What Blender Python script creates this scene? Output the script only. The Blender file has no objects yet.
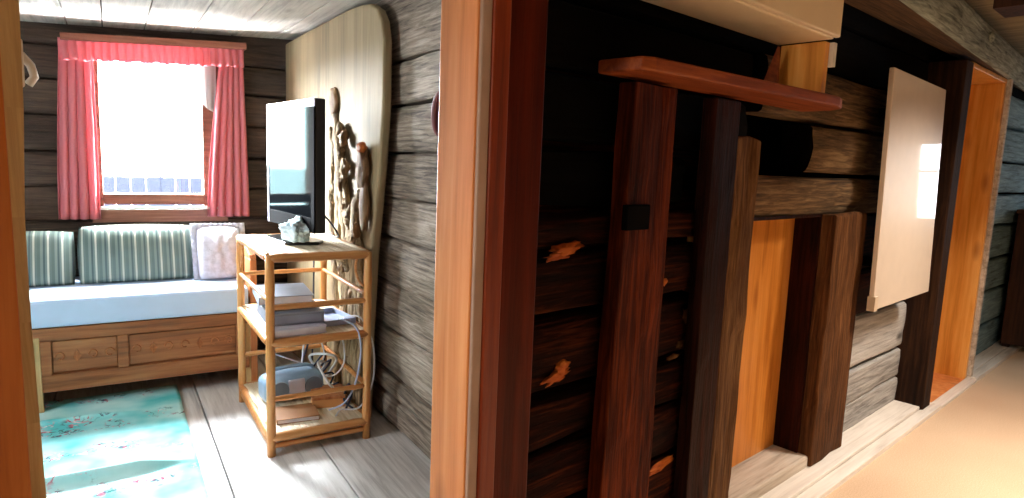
import bpy, bmesh, math, random
from mathutils import Vector, Matrix, noise

S = bpy.context.scene
COL = S.collection
rad = math.radians

# ------------------------------------------------------------------ camera
cd = bpy.data.cameras.new('camera')
cam = bpy.data.objects.new('camera', cd)
COL.objects.link(cam)
cd.sensor_width = 36.0
cd.lens = 640.0 / 1024.0 * 36.0
cd.clip_start = 0.02
def cam_matrix(pitch, roll, yaw):
    Rx = Matrix.Rotation(rad(pitch), 3, 'X')
    Ry = Matrix.Rotation(rad(roll), 3, 'Y')
    Rz = Matrix.Rotation(rad(yaw), 3, 'Z')
    m = Rz @ Rx @ Ry                       # columns: right, forward, up
    r, f, u = m.col[0], m.col[1], m.col[2]
    out = Matrix(((r.x, u.x, -f.x), (r.y, u.y, -f.y), (r.z, u.z, -f.z))).to_4x4()
    out.translation = (0, 0, 1.45)
    return out
cam.matrix_world = cam_matrix(-7.55, -2.26, -42.21)
S.camera = cam

# ------------------------------------------------------------------ exposure
vs = S.view_settings
vs.view_transform = 'Standard'
vs.look = 'None'
vs.gamma = 1.0
vs.use_curve_mapping = False
vs.exposure = 0.0

# ------------------------------------------------------------------ sky
w = bpy.data.worlds.new('overcast_sky')
S.world = w
w.use_nodes = True
bg = w.node_tree.nodes['Background']
bg.inputs[0].default_value = (0.86, 0.94, 1.0, 1)
bg.inputs[1].default_value = 275.0

ROOM = rad(-10)          # the side room stands ten degrees askew of the hall
def room_pt(u, v, z=0.0):
    return Vector((u*math.cos(ROOM) - v*math.sin(ROOM), u*math.sin(ROOM) + v*math.cos(ROOM), z))

def area_light(name, loc, direction, sx, sy, power, color, portal=False, spread=180):
    l = bpy.data.lights.new(name, 'AREA')
    l.shape = 'RECTANGLE'
    l.size, l.size_y = sx, sy
    l.energy = power
    l.color = color
    l.spread = rad(spread)
    o = bpy.data.objects.new(name, l)
    o.location = loc
    o.rotation_euler = Vector(direction).to_track_quat('-Z', 'Y').to_euler()
    COL.objects.link(o)
    if portal:
        l.cycles.is_portal = True
    return o
area_light('room_window_portal', room_pt(0.30, 5.12, 1.6), room_pt(0, -1, 0), 0.80, 0.95, 1, (1, 1, 1), True)
area_light('added_window_portal', room_pt(-1.95, 2.9, 1.45), room_pt(1, 0, 0), 0.75, 0.85, 1, (1, 1, 1), True)  # guides sky light through the added side window
area_light('end_window_portal', (8.5, 0.18, 1.5), (-1, 0, 0), 0.8, 1.0, 1, (1, 1, 1), True)
area_light('hall_ceiling_lamp', (3.85, 0.0, 2.42), (0, 0.05, -1), 0.4, 0.4, 50, (1.0, 0.86, 0.72), spread=115)
area_light('added_downlight', (2.0, -0.30, 2.42), (0, 0.0, -1), 0.4, 0.4, 26, (1.0, 0.86, 0.70), spread=85)  # unseen downlight added to brighten the floor and lower planks
area_light('entrance_lamp', (-2.4, 0.75, 1.75), (1, 0.05, -0.05), 0.5, 0.5, 40, (1.0, 0.80, 0.58))

# ------------------------------------------------------------------ materials
def lin(h):
    h = h.lstrip('#')
    out = []
    for i in (0, 2, 4):
        c = int(h[i:i+2], 16) / 255.0
        out.append(c/12.92 if c <= 0.04045 else ((c+0.055)/1.055)**2.4)
    return (*out, 1.0)

def nodes(name):
    m = bpy.data.materials.new(name)
    m.use_nodes = True
    nt = m.node_tree
    return m, nt, nt.nodes['Principled BSDF']

def plain(name, c, rough=0.6, coat=0.0, metal=0.0, var=0.06, nscale=12.0, bump=0.0):
    m, nt, b = nodes(name)
    tc = nt.nodes.new('ShaderNodeTexCoord')
    n = nt.nodes.new('ShaderNodeTexNoise')
    n.inputs['Scale'].default_value = nscale
    n.inputs['Detail'].default_value = 4
    nt.links.new(tc.outputs['Object'], n.inputs['Vector'])
    r = nt.nodes.new('ShaderNodeValToRGB')
    c = lin(c)
    r.color_ramp.elements[0].position = 0.3
    r.color_ramp.elements[1].position = 0.7
    r.color_ramp.elements[0].color = tuple(max(0, x*(1-var*2)) for x in c[:3]) + (1,)
    r.color_ramp.elements[1].color = tuple(min(1, x*(1+var)) for x in c[:3]) + (1,)
    nt.links.new(n.outputs['Fac'], r.inputs['Fac'])
    nt.links.new(r.outputs['Color'], b.inputs['Base Color'])
    b.inputs['Roughness'].default_value = rough
    b.inputs['Metallic'].default_value = metal
    b.inputs['Coat Weight'].default_value = coat
    b.inputs['Coat Roughness'].default_value = 0.03
    if bump:
        bp = nt.nodes.new('ShaderNodeBump')
        bp.inputs['Strength'].default_value = bump
        bp.inputs['Distance'].default_value = 0.01
        nt.links.new(n.outputs['Fac'], bp.inputs['Height'])
        nt.links.new(bp.outputs['Normal'], b.inputs['Normal'])
    return m

def wood(name, dark, mid, light, axis='X', grain=1.0, rough=0.7, bump=0.5, island=0.35, spots=0.0, spot_col='#241a12', coat=0.0, blotch=0.35, spec=0.3):
    """Long grain along one axis, board-to-board variation, blotches and knots."""
    m, nt, b = nodes(name)
    L = nt.links
    tc = nt.nodes.new('ShaderNodeTexCoord')
    geo = nt.nodes.new('ShaderNodeNewGeometry')
    off = nt.nodes.new('ShaderNodeVectorMath'); off.operation = 'MULTIPLY_ADD'
    comb = nt.nodes.new('ShaderNodeCombineXYZ')
    for i in range(3):
        L.new(geo.outputs['Random Per Island'], comb.inputs[i])
    L.new(comb.outputs[0], off.inputs[0])
    off.inputs[1].default_value = (17.3, 9.1, 13.7)
    L.new(tc.outputs['Object'], off.inputs[2])
    mp = nt.nodes.new('ShaderNodeMapping')
    sc = {'X': (1.2, 22, 22), 'Y': (22, 1.2, 22), 'Z': (22, 22, 1.2)}[axis]
    mp.inputs['Scale'].default_value = tuple(s*grain for s in sc)
    L.new(off.outputs[0], mp.inputs['Vector'])
    n = nt.nodes.new('ShaderNodeTexNoise')
    n.inputs['Scale'].default_value = 1.6
    n.inputs['Detail'].default_value = 7
    n.inputs['Roughness'].default_value = 0.65
    n.inputs['Distortion'].default_value = 0.5
    L.new(mp.outputs[0], n.inputs['Vector'])
    n2 = nt.nodes.new('ShaderNodeTexNoise')
    mp2 = nt.nodes.new('ShaderNodeMapping')
    sc2 = {'X': (1.2, 4, 4), 'Y': (4, 1.2, 4), 'Z': (4, 4, 1.2)}[axis]
    mp2.inputs['Scale'].default_value = sc2
    L.new(off.outputs[0], mp2.inputs['Vector'])
    L.new(mp2.outputs[0], n2.inputs['Vector'])
    n2.inputs['Scale'].default_value = 1.5
    n2.inputs['Detail'].default_value = 4
    mix = nt.nodes.new('ShaderNodeMath'); mix.operation = 'MULTIPLY_ADD'
    L.new(n2.outputs['Fac'], mix.inputs[0])
    mix.inputs[1].default_value = blotch
    L.new(n.outputs['Fac'], mix.inputs[2])
    isl = nt.nodes.new('ShaderNodeMath'); isl.operation = 'MULTIPLY_ADD'
    L.new(geo.outputs['Random Per Island'], isl.inputs[0])
    isl.inputs[1].default_value = island*0.4
    L.new(mix.outputs[0], isl.inputs[2])
    sub = nt.nodes.new('ShaderNodeMath'); sub.operation = 'SUBTRACT'
    L.new(isl.outputs[0], sub.inputs[0])
    sub.inputs[1].default_value = blotch*0.5 + island*0.2
    r = nt.nodes.new('ShaderNodeValToRGB')
    e = r.color_ramp.elements
    e[0].position = 0.28; e[0].color = lin(dark)
    e[1].position = 0.74; e[1].color = lin(light)
    k = e.new(0.5); k.color = lin(mid)
    L.new(sub.outputs[0], r.inputs['Fac'])
    col = r.outputs['Color']
    if spots:
        v = nt.nodes.new('ShaderNodeTexVoronoi')
        mp3 = nt.nodes.new('ShaderNodeMapping')
        s3 = {'X': (2.2, 6, 6), 'Y': (6, 2.2, 6), 'Z': (6, 6, 2.2)}[axis]
        mp3.inputs['Scale'].default_value = s3
        L.new(off.outputs[0], mp3.inputs['Vector'])
        L.new(mp3.outputs[0], v.inputs['Vector'])
        v.inputs['Scale'].default_value = 1.0
        rr = nt.nodes.new('ShaderNodeValToRGB')
        rr.color_ramp.elements[0].position = 0.05
        rr.color_ramp.elements[0].color = (spots, spots, spots, 1)
        rr.color_ramp.elements[1].position = 0.2
        rr.color_ramp.elements[1].color = (0, 0, 0, 1)
        L.new(v.outputs['Distance'], rr.inputs['Fac'])
        mx = nt.nodes.new('ShaderNodeMixRGB')
        L.new(rr.outputs['Color'], mx.inputs['Fac'])
        L.new(col, mx.inputs['Color1'])
        mx.inputs['Color2'].default_value = lin(spot_col)
        col = mx.outputs['Color']
    L.new(col, b.inputs['Base Color'])
    b.inputs['Roughness'].default_value = rough
    b.inputs['Coat Weight'].default_value = coat
    b.inputs['Coat Roughness'].default_value = 0.25
    b.inputs['Specular IOR Level'].default_value = spec
    bp = nt.nodes.new('ShaderNodeBump')
    bp.inputs['Strength'].default_value = bump
    bp.inputs['Distance'].default_value = 0.012
    L.new(n.outputs['Fac'], bp.inputs['Height'])
    L.new(bp.outputs['Normal'], b.inputs['Normal'])
    return m

M = {}
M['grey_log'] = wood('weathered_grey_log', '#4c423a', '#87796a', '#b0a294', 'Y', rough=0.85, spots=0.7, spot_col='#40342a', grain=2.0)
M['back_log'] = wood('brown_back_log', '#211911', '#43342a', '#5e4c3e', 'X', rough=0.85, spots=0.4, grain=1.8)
M['white_board'] = wood('limewashed_board', '#a09990', '#c2bbb0', '#d6d0c6', 'Y', rough=0.8, spots=0.5, spot_col='#6f6256', bump=0.3)
M['floor_board'] = wood('pale_floor_board', '#aeaaa6', '#d3d0cc', '#e6e4e1', 'Y', rough=0.55, spots=0.5, spot_col='#5d544c', bump=0.3)
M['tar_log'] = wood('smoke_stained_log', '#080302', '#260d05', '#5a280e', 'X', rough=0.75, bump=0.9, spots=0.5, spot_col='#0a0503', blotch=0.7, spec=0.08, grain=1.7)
M['black_log'] = wood('near_black_log', '#020101', '#050302', '#0b0604', 'X', rough=0.95, bump=0.6, spec=0.08)  # near-black wood of the upper logs, backing and log ends
M['tar_plank'] = wood('dark_red_plank', '#120502', '#451806', '#743110', 'Z', rough=0.7, bump=0.7, blotch=0.6, spec=0.08, grain=1.5)
M['dark_plank'] = wood('dark_brown_strip', '#0e0402', '#280d05', '#44190b', 'Z', rough=0.6, bump=0.7, spec=0.08, grain=1.5)
M['red_board'] = wood('stained_red_board', '#240803', '#451305', '#5e1d0a', 'Z', rough=0.4, bump=0.25, grain=0.7, spec=0.08)
M['red_casing'] = wood('stained_red_casing', '#421407', '#74290d', '#8f3b13', 'Z', rough=0.4, bump=0.25, grain=0.7)
M['grey_post'] = wood('grey_brown_post', '#33200f', '#5b3d25', '#83613e', 'Z', rough=0.8, bump=1.0, blotch=0.6, spec=0.08, grain=1.8)
M['worn_post'] = wood('worn_brown_post', '#341d0f', '#5a391f', '#805634', 'Z', rough=0.75, bump=1.0, blotch=0.5, spec=0.08, grain=1.8)
M['grey_hall_log'] = wood('grey_brown_hall_log', '#2b1e12', '#6b5236', '#9c7f59', 'X', rough=0.85, bump=1.0, blotch=0.6, grain=1.9)
M['white_log'] = wood('whitewashed_log', '#6f6c69', '#a3a19e', '#c2c0be', 'X', rough=0.85, bump=0.8, spots=0.8, spot_col='#3a3530', grain=1.8)
M['daylight_tinted_log'] = wood('daylight_tinted_far_log', '#44585f', '#72909b', '#95b3be', 'X', rough=0.8, bump=0.8, grain=1.6)  # blue of the daylight mixed into the grey log colour
M['orange_pine'] = wood('orange_varnished_pine', '#bd7a30', '#dd9a46', '#ecb264', 'Z', rough=0.35, bump=0.12, grain=0.6, spots=0.55, spot_col='#8a4312', island=0.1, coat=0.2)
M['niche_pine'] = wood('orange_niche_board', '#a05a1c', '#c87c30', '#dc964a', 'Z', rough=0.35, bump=0.12, grain=0.6, spots=0.55, spot_col='#8a4312', island=0.1)
M['pale_pine'] = wood('pale_planed_pine', '#bb6c36', '#d6884c', '#e4a066', 'Z', rough=0.5, bump=0.12, grain=0.6, spots=0.5, spot_col='#8e4f22', island=0.1)
M['left_pine'] = wood('brown_orange_pine', '#8a4413', '#b0621f', '#c47a36', 'Z', rough=0.5, bump=0.15, grain=0.6, island=0.1)
M['bare_edge'] = plain('bare_grey_edge', '#a98d7d', 0.7)
M['dark_post'] = wood('dark_brown_door_post', '#0d0704', '#24140b', '#3f2716', 'Z', rough=0.75, bump=0.8, spec=0.1)
M['shelf_wood'] = wood('red_brown_shelf', '#5a220a', '#823a15', '#a05424', 'X', rough=0.5, bump=0.3)
M['beam_wood'] = wood('weathered_beam', '#464a42', '#8a9084', '#b6bdb0', 'X', rough=0.85, bump=1.0, spots=0.4, blotch=0.5, grain=1.8)
M['beam_brown'] = wood('brown_beam_underside', '#2f2013', '#5d4329', '#7d5e3d', 'X', rough=0.85, bump=0.8, grain=1.6)
M['ledge_white'] = wood('white_painted_ledge', '#c4bab0', '#ded6cd', '#ece6de', 'X', rough=0.5, bump=0.15)
M['sill_grey'] = wood('whitewashed_sill', '#83786a', '#b8ab9c', '#d4cabd', 'X', rough=0.8, bump=0.6)
M['sofa_wood'] = wood('carved_oak', '#5c341a', '#8a5430', '#a86f45', 'X', rough=0.5, bump=0.3, island=0.2)
M['sofa_leg'] = wood('light_oak_leg', '#9c7b4c', '#c3a370', '#d6bb8a', 'Z', rough=0.5, bump=0.2)
M['brown_end'] = wood('orange_brown_end', '#7e4520', '#a8663a', '#bf8255', 'Z', rough=0.5, bump=0.2)
M['frame_brown'] = wood('brown_window_wood', '#5b3326', '#80503f', '#9a6a55', 'X', rough=0.5, bump=0.15)
M['cornice'] = wood('brown_cornice_wood', '#5e3327', '#804a39', '#93604c', 'X', rough=0.5, bump=0.15)
M['bamboo'] = wood('honey_bamboo', '#a0602a', '#c78a4c', '#d8a56c', 'Z', rough=0.35, bump=0.1, island=0.2, coat=0.3)
M['bamboo_x'] = wood('honey_bamboo_rail', '#975a28', '#be8048', '#d09a62', 'X', rough=0.35, bump=0.1, island=0.2, coat=0.3)
M['rattan_top'] = wood('pale_slatted_top', '#c0a987', '#dccbb0', '#ebdfca', 'Y', rough=0.5, bump=0.2)
M['slab'] = wood('pale_slab_wood', '#6f6048', '#8a7859', '#9f8c6c', 'Z', rough=0.7, bump=0.2, grain=0.4, island=0.0)
M['root'] = wood('pale_root_wood', '#3c2d1e', '#8f7859', '#c6b08a', 'Z', rough=0.8, grain=1.6, bump=1.0, blotch=0.7)
M['knot'] = wood('brown_knot_wood', '#4a321f', '#80603f', '#a5825a', 'Z', rough=0.7, bump=0.6)
M['dark_ceiling'] = wood('hall_ceiling_board', '#6d5a3d', '#94805a', '#b29c74', 'Y', rough=0.8)
M['plaster'] = plain('hall_plaster', '#d6cbb8', 0.9, bump=0.1)
M['end_dark'] = wood('dark_end_board', '#180b06', '#341a0e', '#4a2a18', 'Z', rough=0.7)
M['black_iron'] = plain('black_iron', '#050404', 0.85, nscale=30)
M['black_iron'].node_tree.nodes['Principled BSDF'].inputs['Specular IOR Level'].default_value = 0.05
M['black_plastic'] = plain('black_plastic', '#0b0b0d', 0.3, coat=0.3)
M['matte_black'] = plain('matte_black_plastic', '#0a0a0c', 0.9)
M['matte_black'].node_tree.nodes['Principled BSDF'].inputs['Specular IOR Level'].default_value = 0.03
M['silver_plastic'] = plain('silver_plastic', '#b9b7c4', 0.3, coat=0.3)
M['cabinet'] = plain('cream_enamel', '#e4cfae', 0.35, var=0.02)
M['panel_white'] = plain('cream_gloss_panel', '#e6d3bf', 0.35, coat=1.0, var=0.02)
M['panel_edge'] = plain('panel_edge', '#cdb79d', 0.4)
M['white_plastic'] = plain('white_plastic', '#d8d2c8', 0.4)
M['red_wood'] = plain('dark_red_paint', '#5c1b14', 0.5)
M['orange_chip'] = wood('raw_orange_splinter', '#7e3009', '#b05414', '#cf7a30', 'X', rough=0.6, bump=0.6)
M['mattress'] = plain('pale_blue_cover', '#b9cfe9', 0.9, var=0.02)
M['pillow'] = plain('white_lace', '#d9d9e6', 0.9, var=0.08, nscale=40, bump=0.4)
M['magazine'] = plain('white_magazine', '#cfd0e2', 0.4)
M['grey_box'] = plain('grey_box', '#7d838e', 0.5)
M['blue_grey'] = plain('blue_grey_cover', '#87909f', 0.5)
M['card'] = plain('orange_cardboard', '#c98c52', 0.8)
M['brown_book'] = plain('brown_book_cover', '#8a5a2e', 0.6)
M['radio_blue'] = plain('pale_blue_plastic', '#86a0b8', 0.35, coat=0.3)
M['radio_grey'] = plain('grey_radio_front', '#6d7782', 0.4)
M['cable_dark'] = plain('dark_blue_cable', '#1c2238', 0.5)
M['cable_white'] = plain('white_cable', '#d3d2d4', 0.5)
M['cloth_blue'] = plain('pale_blue_cloth', '#d3ebf4', 0.8, nscale=20, bump=0.3)
M['paper'] = plain('white_paper', '#dcdce2', 0.7)
M['snow'] = plain('bright_snow', '#e9eef2', 0.9)
M['far_wall'] = plain('far_grey_fence', '#0b0c10', 0.9)
M['far_wall'].node_tree.nodes['Principled BSDF'].inputs['Specular IOR Level'].default_value = 0.0
M['tray'] = plain('blue_plastic_tray', '#a9b4d0', 0.3)

def carpet_mat():
    m, nt, b = nodes('beige_carpet')
    L = nt.links
    tc = nt.nodes.new('ShaderNodeTexCoord')
    n = nt.nodes.new('ShaderNodeTexNoise'); n.inputs['Scale'].default_value = 180; n.inputs['Detail'].default_value = 3
    n2 = nt.nodes.new('ShaderNodeTexNoise'); n2.inputs['Scale'].default_value = 1.5
    L.new(tc.outputs['Object'], n.inputs['Vector']); L.new(tc.outputs['Object'], n2.inputs['Vector'])
    a = nt.nodes.new('ShaderNodeMath'); a.operation = 'MULTIPLY_ADD'; a.inputs[1].default_value = 0.5
    L.new(n2.outputs['Fac'], a.inputs[0]); L.new(n.outputs['Fac'], a.inputs[2])
    r = nt.nodes.new('ShaderNodeValToRGB')
    r.color_ramp.elements[0].position = 0.4; r.color_ramp.elements[0].color = lin('#b8987a')
    r.color_ramp.elements[1].position = 1.1; r.color_ramp.elements[1].color = lin('#dcc2a6')
    L.new(a.outputs[0], r.inputs['Fac']); L.new(r.outputs[0], b.inputs['Base Color'])
    b.inputs['Roughness'].default_value = 0.95
    bp = nt.nodes.new('ShaderNodeBump'); bp.inputs['Strength'].default_value = 0.4; bp.inputs['Distance'].default_value = 0.005
    L.new(n.outputs['Fac'], bp.inputs['Height']); L.new(bp.outputs[0], b.inputs['Normal'])
    return m
M['carpet'] = carpet_mat()

def rug_mat():
    m, nt, b = nodes('turquoise_floral_rug')
    L = nt.links
    tc = nt.nodes.new('ShaderNodeTexCoord')
    base = lin('#3fbfc0')
    prev = None
    n0 = nt.nodes.new('ShaderNodeTexNoise'); n0.inputs['Scale'].default_value = 3.0; n0.inputs['Detail'].default_value = 3
    L.new(tc.outputs['Object'], n0.inputs['Vector'])
    r0 = nt.nodes.new('ShaderNodeValToRGB')
    r0.color_ramp.elements[0].position = 0.35; r0.color_ramp.elements[0].color = lin('#52c3c6')
    r0.color_ramp.elements[1].position = 0.65; r0.color_ramp.elements[1].color = lin('#c4ecea')  # pale patches carry blown-out daylight in the rug's colour
    L.new(n0.outputs['Fac'], r0.inputs['Fac'])
    col = r0.outputs['Color']
    # drifts of flowers: bands along Y, broken by soft cells and fine petals
    sep = nt.nodes.new('ShaderNodeSeparateXYZ'); L.new(tc.outputs['Object'], sep.inputs[0])
    def math_(op, a, b=None, c=None):
        n = nt.nodes.new('ShaderNodeMath'); n.operation = op
        for k, v in enumerate((a, b, c)):
            if v is None: continue
            if isinstance(v, (int, float)): n.inputs[k].default_value = v
            else: L.new(v, n.inputs[k])
        return n.outputs[0]
    def noi(scale, detail=3, dist=0.0):
        n = nt.nodes.new('ShaderNodeTexNoise'); n.inputs['Scale'].default_value = scale; n.inputs['Detail'].default_value = detail; n.inputs['Distortion'].default_value = dist
        L.new(tc.outputs['Object'], n.inputs['Vector']); return n.outputs['Fac']
    def sstep(v, a, b):
        n = nt.nodes.new('ShaderNodeMapRange'); n.interpolation_type = 'SMOOTHSTEP'
        n.inputs['From Min'].default_value = a; n.inputs['From Max'].default_value = b
        L.new(v, n.inputs['Value']); return n.outputs['Result']
    band = math_('SINE', math_('MULTIPLY_ADD', sep.outputs['Y'], 16.0, math_('MULTIPLY', noi(2.5), 5.0)))
    band = sstep(band, 0.1, 0.7)
    cl = sstep(noi(7.0, 2), 0.46, 0.58)
    pet = sstep(noi(38.0, 4, 1.0), 0.50, 0.60)
    mask = math_('MULTIPLY', math_('MULTIPLY', band, cl), pet)
    r2 = nt.nodes.new('ShaderNodeValToRGB')
    e = r2.color_ramp.elements
    e[0].position = 0.36; e[0].color = lin('#2b6f68')
    e[1].position = 0.66; e[1].color = lin('#efe2e2')
    for p, c in ((0.45, '#4b4f63'), (0.52, '#a8495f'), (0.59, '#d98a94')):
        k = e.new(p); k.color = lin(c)
    L.new(noi(17.0, 2), r2.inputs['Fac'])
    mx = nt.nodes.new('ShaderNodeMixRGB'); L.new(mask, mx.inputs['Fac'])
    L.new(col, mx.inputs['Color1']); L.new(r2.outputs[0], mx.inputs['Color2'])
    L.new(mx.outputs[0], b.inputs['Base Color'])
    b.inputs['Roughness'].default_value = 0.95
    return m
M['rug'] = rug_mat()

def stripe_mat():
    m, nt, b = nodes('striped_cushion_cloth')
    L = nt.links
    tc = nt.nodes.new('ShaderNodeTexCoord')
    sep = nt.nodes.new('ShaderNodeSeparateXYZ'); L.new(tc.outputs['Object'], sep.inputs[0])
    mu = nt.nodes.new('ShaderNodeMath'); mu.operation = 'MULTIPLY'; mu.inputs[1].default_value = 14.5
    L.new(sep.outputs['X'], mu.inputs[0])
    fr = nt.nodes.new('ShaderNodeMath'); fr.operation = 'FRACT'; L.new(mu.outputs[0], fr.inputs[0])
    r = nt.nodes.new('ShaderNodeValToRGB'); r.color_ramp.interpolation = 'CONSTANT'
    e = r.color_ramp.elements
    e[0].position = 0; e[0].color = lin('#586962')
    e[1].position = 0.22; e[1].color = lin('#75847a')
    for p, c in ((0.42, '#485957'), (0.56, '#6d7d74'), (0.70, '#bfc2b2'), (0.84, '#64746c')):
        k = e.new(p); k.color = lin(c)
    L.new(fr.outputs[0], r.inputs['Fac'])
    L.new(r.outputs[0], b.inputs['Base Color'])
    b.inputs['Roughness'].default_value = 0.95
    return m
M['stripe'] = stripe_mat()

def curtain_mat(name, c, trans):
    m, nt, b = nodes(name)
    L = nt.links
    b.inputs['Base Color'].default_value = lin(c)
    b.inputs['Roughness'].default_value = 0.9
    t = nt.nodes.new('ShaderNodeBsdfTranslucent')
    t.inputs['Color'].default_value = lin(c)
    mx = nt.nodes.new('ShaderNodeMixShader'); mx.inputs[0].default_value = trans
    L.new(b.outputs[0], mx.inputs[1]); L.new(t.outputs[0], mx.inputs[2])
    L.new(mx.outputs[0], nt.nodes['Material Output'].inputs['Surface'])
    return m
M['pink'] = curtain_mat('pink_curtain_cloth', '#e38a91', 0.36)
M['sheer'] = curtain_mat('white_sheer_cloth', '#f0f0f0', 0.6)

def glass_mat(name, refl, tint=1.0):
    m, nt, b = nodes(name)
    L = nt.links
    t = nt.nodes.new('ShaderNodeBsdfTransparent')
    t.inputs['Color'].default_value = (tint, tint, tint, 1)
    g = nt.nodes.new('ShaderNodeBsdfGlossy'); g.inputs['Roughness'].default_value = 0.0
    mx = nt.nodes.new('ShaderNodeMixShader'); mx.inputs[0].default_value = refl
    L.new(t.outputs[0], mx.inputs[1]); L.new(g.outputs[0], mx.inputs[2])
    L.new(mx.outputs[0], nt.nodes['Material Output'].inputs['Surface'])
    return m
M['glass'] = glass_mat('window_glass', 0.04)
M['added_glass'] = glass_mat('added_window_glass', 0.04, 0.4)  # pane of the added window, tinted to weaken its light
M['dim_glass'] = glass_mat('dimming_window_glass', 0.04, 0.20)  # dark tint added to hold back daylight from the end window
def screen_mat():
    m, nt, b = nodes('dark_screen')
    L = nt.links
    b.inputs['Base Color'].default_value = lin('#101215')
    b.inputs['Roughness'].default_value = 0.6
    b.inputs['Specular IOR Level'].default_value = 0.0
    g = nt.nodes.new('ShaderNodeBsdfGlossy'); g.inputs['Roughness'].default_value = 0.06
    g.inputs['Color'].default_value = (0.70, 1.0, 0.96, 1)
    mx = nt.nodes.new('ShaderNodeMixShader'); mx.inputs[0].default_value = 0.011
    L.new(b.outputs[0], mx.inputs[1]); L.new(g.outputs[0], mx.inputs[2])
    L.new(mx.outputs[0], nt.nodes['Material Output'].inputs['Surface'])
    return m
M['screen'] = screen_mat()

# ------------------------------------------------------------------ mesh helpers
class MB:
    def __init__(self):
        self.bm = bmesh.new()
    def box(self, x0, x1, y0, y1, z0, z1, mat=None, mi=0):
        vs_ = [self.bm.verts.new(v) for v in ((x0,y0,z0),(x1,y0,z0),(x1,y1,z0),(x0,y1,z0),(x0,y0,z1),(x1,y0,z1),(x1,y1,z1),(x0,y1,z1))]
        if mat is not None:
            for v in vs_: v.co = mat @ v.co
        for f in ((3,2,1,0),(4,5,6,7),(0,1,5,4),(1,2,6,5),(2,3,7,6),(3,0,4,7)):
            fc = self.bm.faces.new([vs_[i] for i in f]); fc.material_index = mi
        return self
    def hexa(self, pts, mi=0):
        vs_ = [self.bm.verts.new(v) for v in pts]
        for f in ((3,2,1,0),(4,5,6,7),(0,1,5,4),(1,2,6,5),(2,3,7,6),(3,0,4,7)):
            fc = self.bm.faces.new([vs_[i] for i in f]); fc.material_index = mi
        return self
    def prism(self, poly, axis, a0, a1):
        """poly: 2-D outline; axis: the extrusion axis."""
        def P(p, a):
            return {'X': (a, p[0], p[1]), 'Y': (p[0], a, p[1]), 'Z': (p[0], p[1], a)}[axis]
        A = [self.bm.verts.new(P(p, a0)) for p in poly]
        B = [self.bm.verts.new(P(p, a1)) for p in poly]
        n = len(poly)
        self.bm.faces.new(A); self.bm.faces.new(list(reversed(B)))
        for i in range(n):
            self.bm.faces.new((A[i], B[i], B[(i+1) % n], A[(i+1) % n]))
        bmesh.ops.recalc_face_normals(self.bm, faces=self.bm.faces[:])
        return self
    def tube(self, pts, r, seg=8, cap=True):
        pts = [Vector(p) for p in pts]
        n = len(pts)
        rr = r if isinstance(r, (list, tuple)) else [r]*n
        t0 = (pts[1]-pts[0]).normalized()
        up = Vector((0,0,1)) if abs(t0.z) < 0.9 else Vector((1,0,0))
        side = t0.cross(up).normalized()
        rings = []
        for i in range(n):
            t = (pts[min(i+1,n-1)] - pts[max(i-1,0)]).normalized()
            side = (side - t*side.dot(t)).normalized()
            b = t.cross(side)
            rings.append([self.bm.verts.new(pts[i] + (side*math.cos(2*math.pi*k/seg) + b*math.sin(2*math.pi*k/seg))*rr[i]) for k in range(seg)])
        for i in range(n-1):
            for k in range(seg):
                f = self.bm.faces.new((rings[i][k], rings[i][(k+1)%seg], rings[i+1][(k+1)%seg], rings[i+1][k])); f.smooth = True
        if cap:
            self.bm.faces.new(list(reversed(rings[0]))); self.bm.faces.new(rings[-1])
        return self
    def blob(self, c, r, seed=0, amp=0.0, sub=3, freq=3.0):
        g = bmesh.ops.create_icosphere(self.bm, subdivisions=sub, radius=1.0)
        c = Vector(c)
        for v in g['verts']:
            d = v.co.copy()
            k = 1 + amp*noise.noise(d*freq + Vector((seed*7.1, seed*3.3, 0)))
            v.co = c + Vector((d.x*r[0]*k, d.y*r[1]*k, d.z*r[2]*k))
            for f in v.link_faces: f.smooth = True
        return self
    def grid(self, fn, nu, nv):
        G = [[self.bm.verts.new(fn(i/nu, j/nv)) for j in range(nv+1)] for i in range(nu+1)]
        for i in range(nu):
            for j in range(nv):
                f = self.bm.faces.new((G[i][j], G[i+1][j], G[i+1][j+1], G[i][j+1])); f.smooth = True
        return self
    def build(self, name, mat, parent=None, bevel=0.0, solid=0.0, smooth=False, subsurf=0):
        me = bpy.data.meshes.new(name)
        bmesh.ops.recalc_face_normals(self.bm, faces=self.bm.faces[:])
        self.bm.to_mesh(me); self.bm.free()
        for m in (mat if isinstance(mat, (list, tuple)) else [mat]):
            me.materials.append(m)
        o = bpy.data.objects.new(name, me)
        COL.objects.link(o)
        if parent: o.parent = parent
        if solid:
            s = o.modifiers.new('solid', 'SOLIDIFY'); s.thickness = solid
        if bevel:
            bv = o.modifiers.new('bevel', 'BEVEL'); bv.width = bevel; bv.segments = 2; bv.limit_method = 'ANGLE'
        if subsurf:
            ss = o.modifiers.new('sub', 'SUBSURF'); ss.levels = subsurf; ss.render_levels = subsurf
        if smooth:
            for p in me.polygons: p.use_smooth = True
        return o

def thing(name, label, cat, loc=(0,0,0), rz=0.0, group=None):
    o = bpy.data.objects.new(name, None)
    o.empty_display_size = 0.1
    COL.objects.link(o)
    o.location = loc; o.rotation_euler = (0, 0, rz)
    o['label'] = label; o['category'] = cat
    if group: o['group'] = group
    return o
def tag(o, label, cat, group=None):
    o['label'] = label; o['category'] = cat
    if group: o['group'] = group
    return o
def struct(o, label=None, cat=None):
    o['kind'] = 'structure'
    if label: o['label'] = label
    if cat: o['category'] = cat
    return o
def in_room(o, u=0, v=0, z=0, extra=0.0):
    o.location = room_pt(u, v, z); o.rotation_euler = (0, 0, ROOM + extra)
    return o

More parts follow.
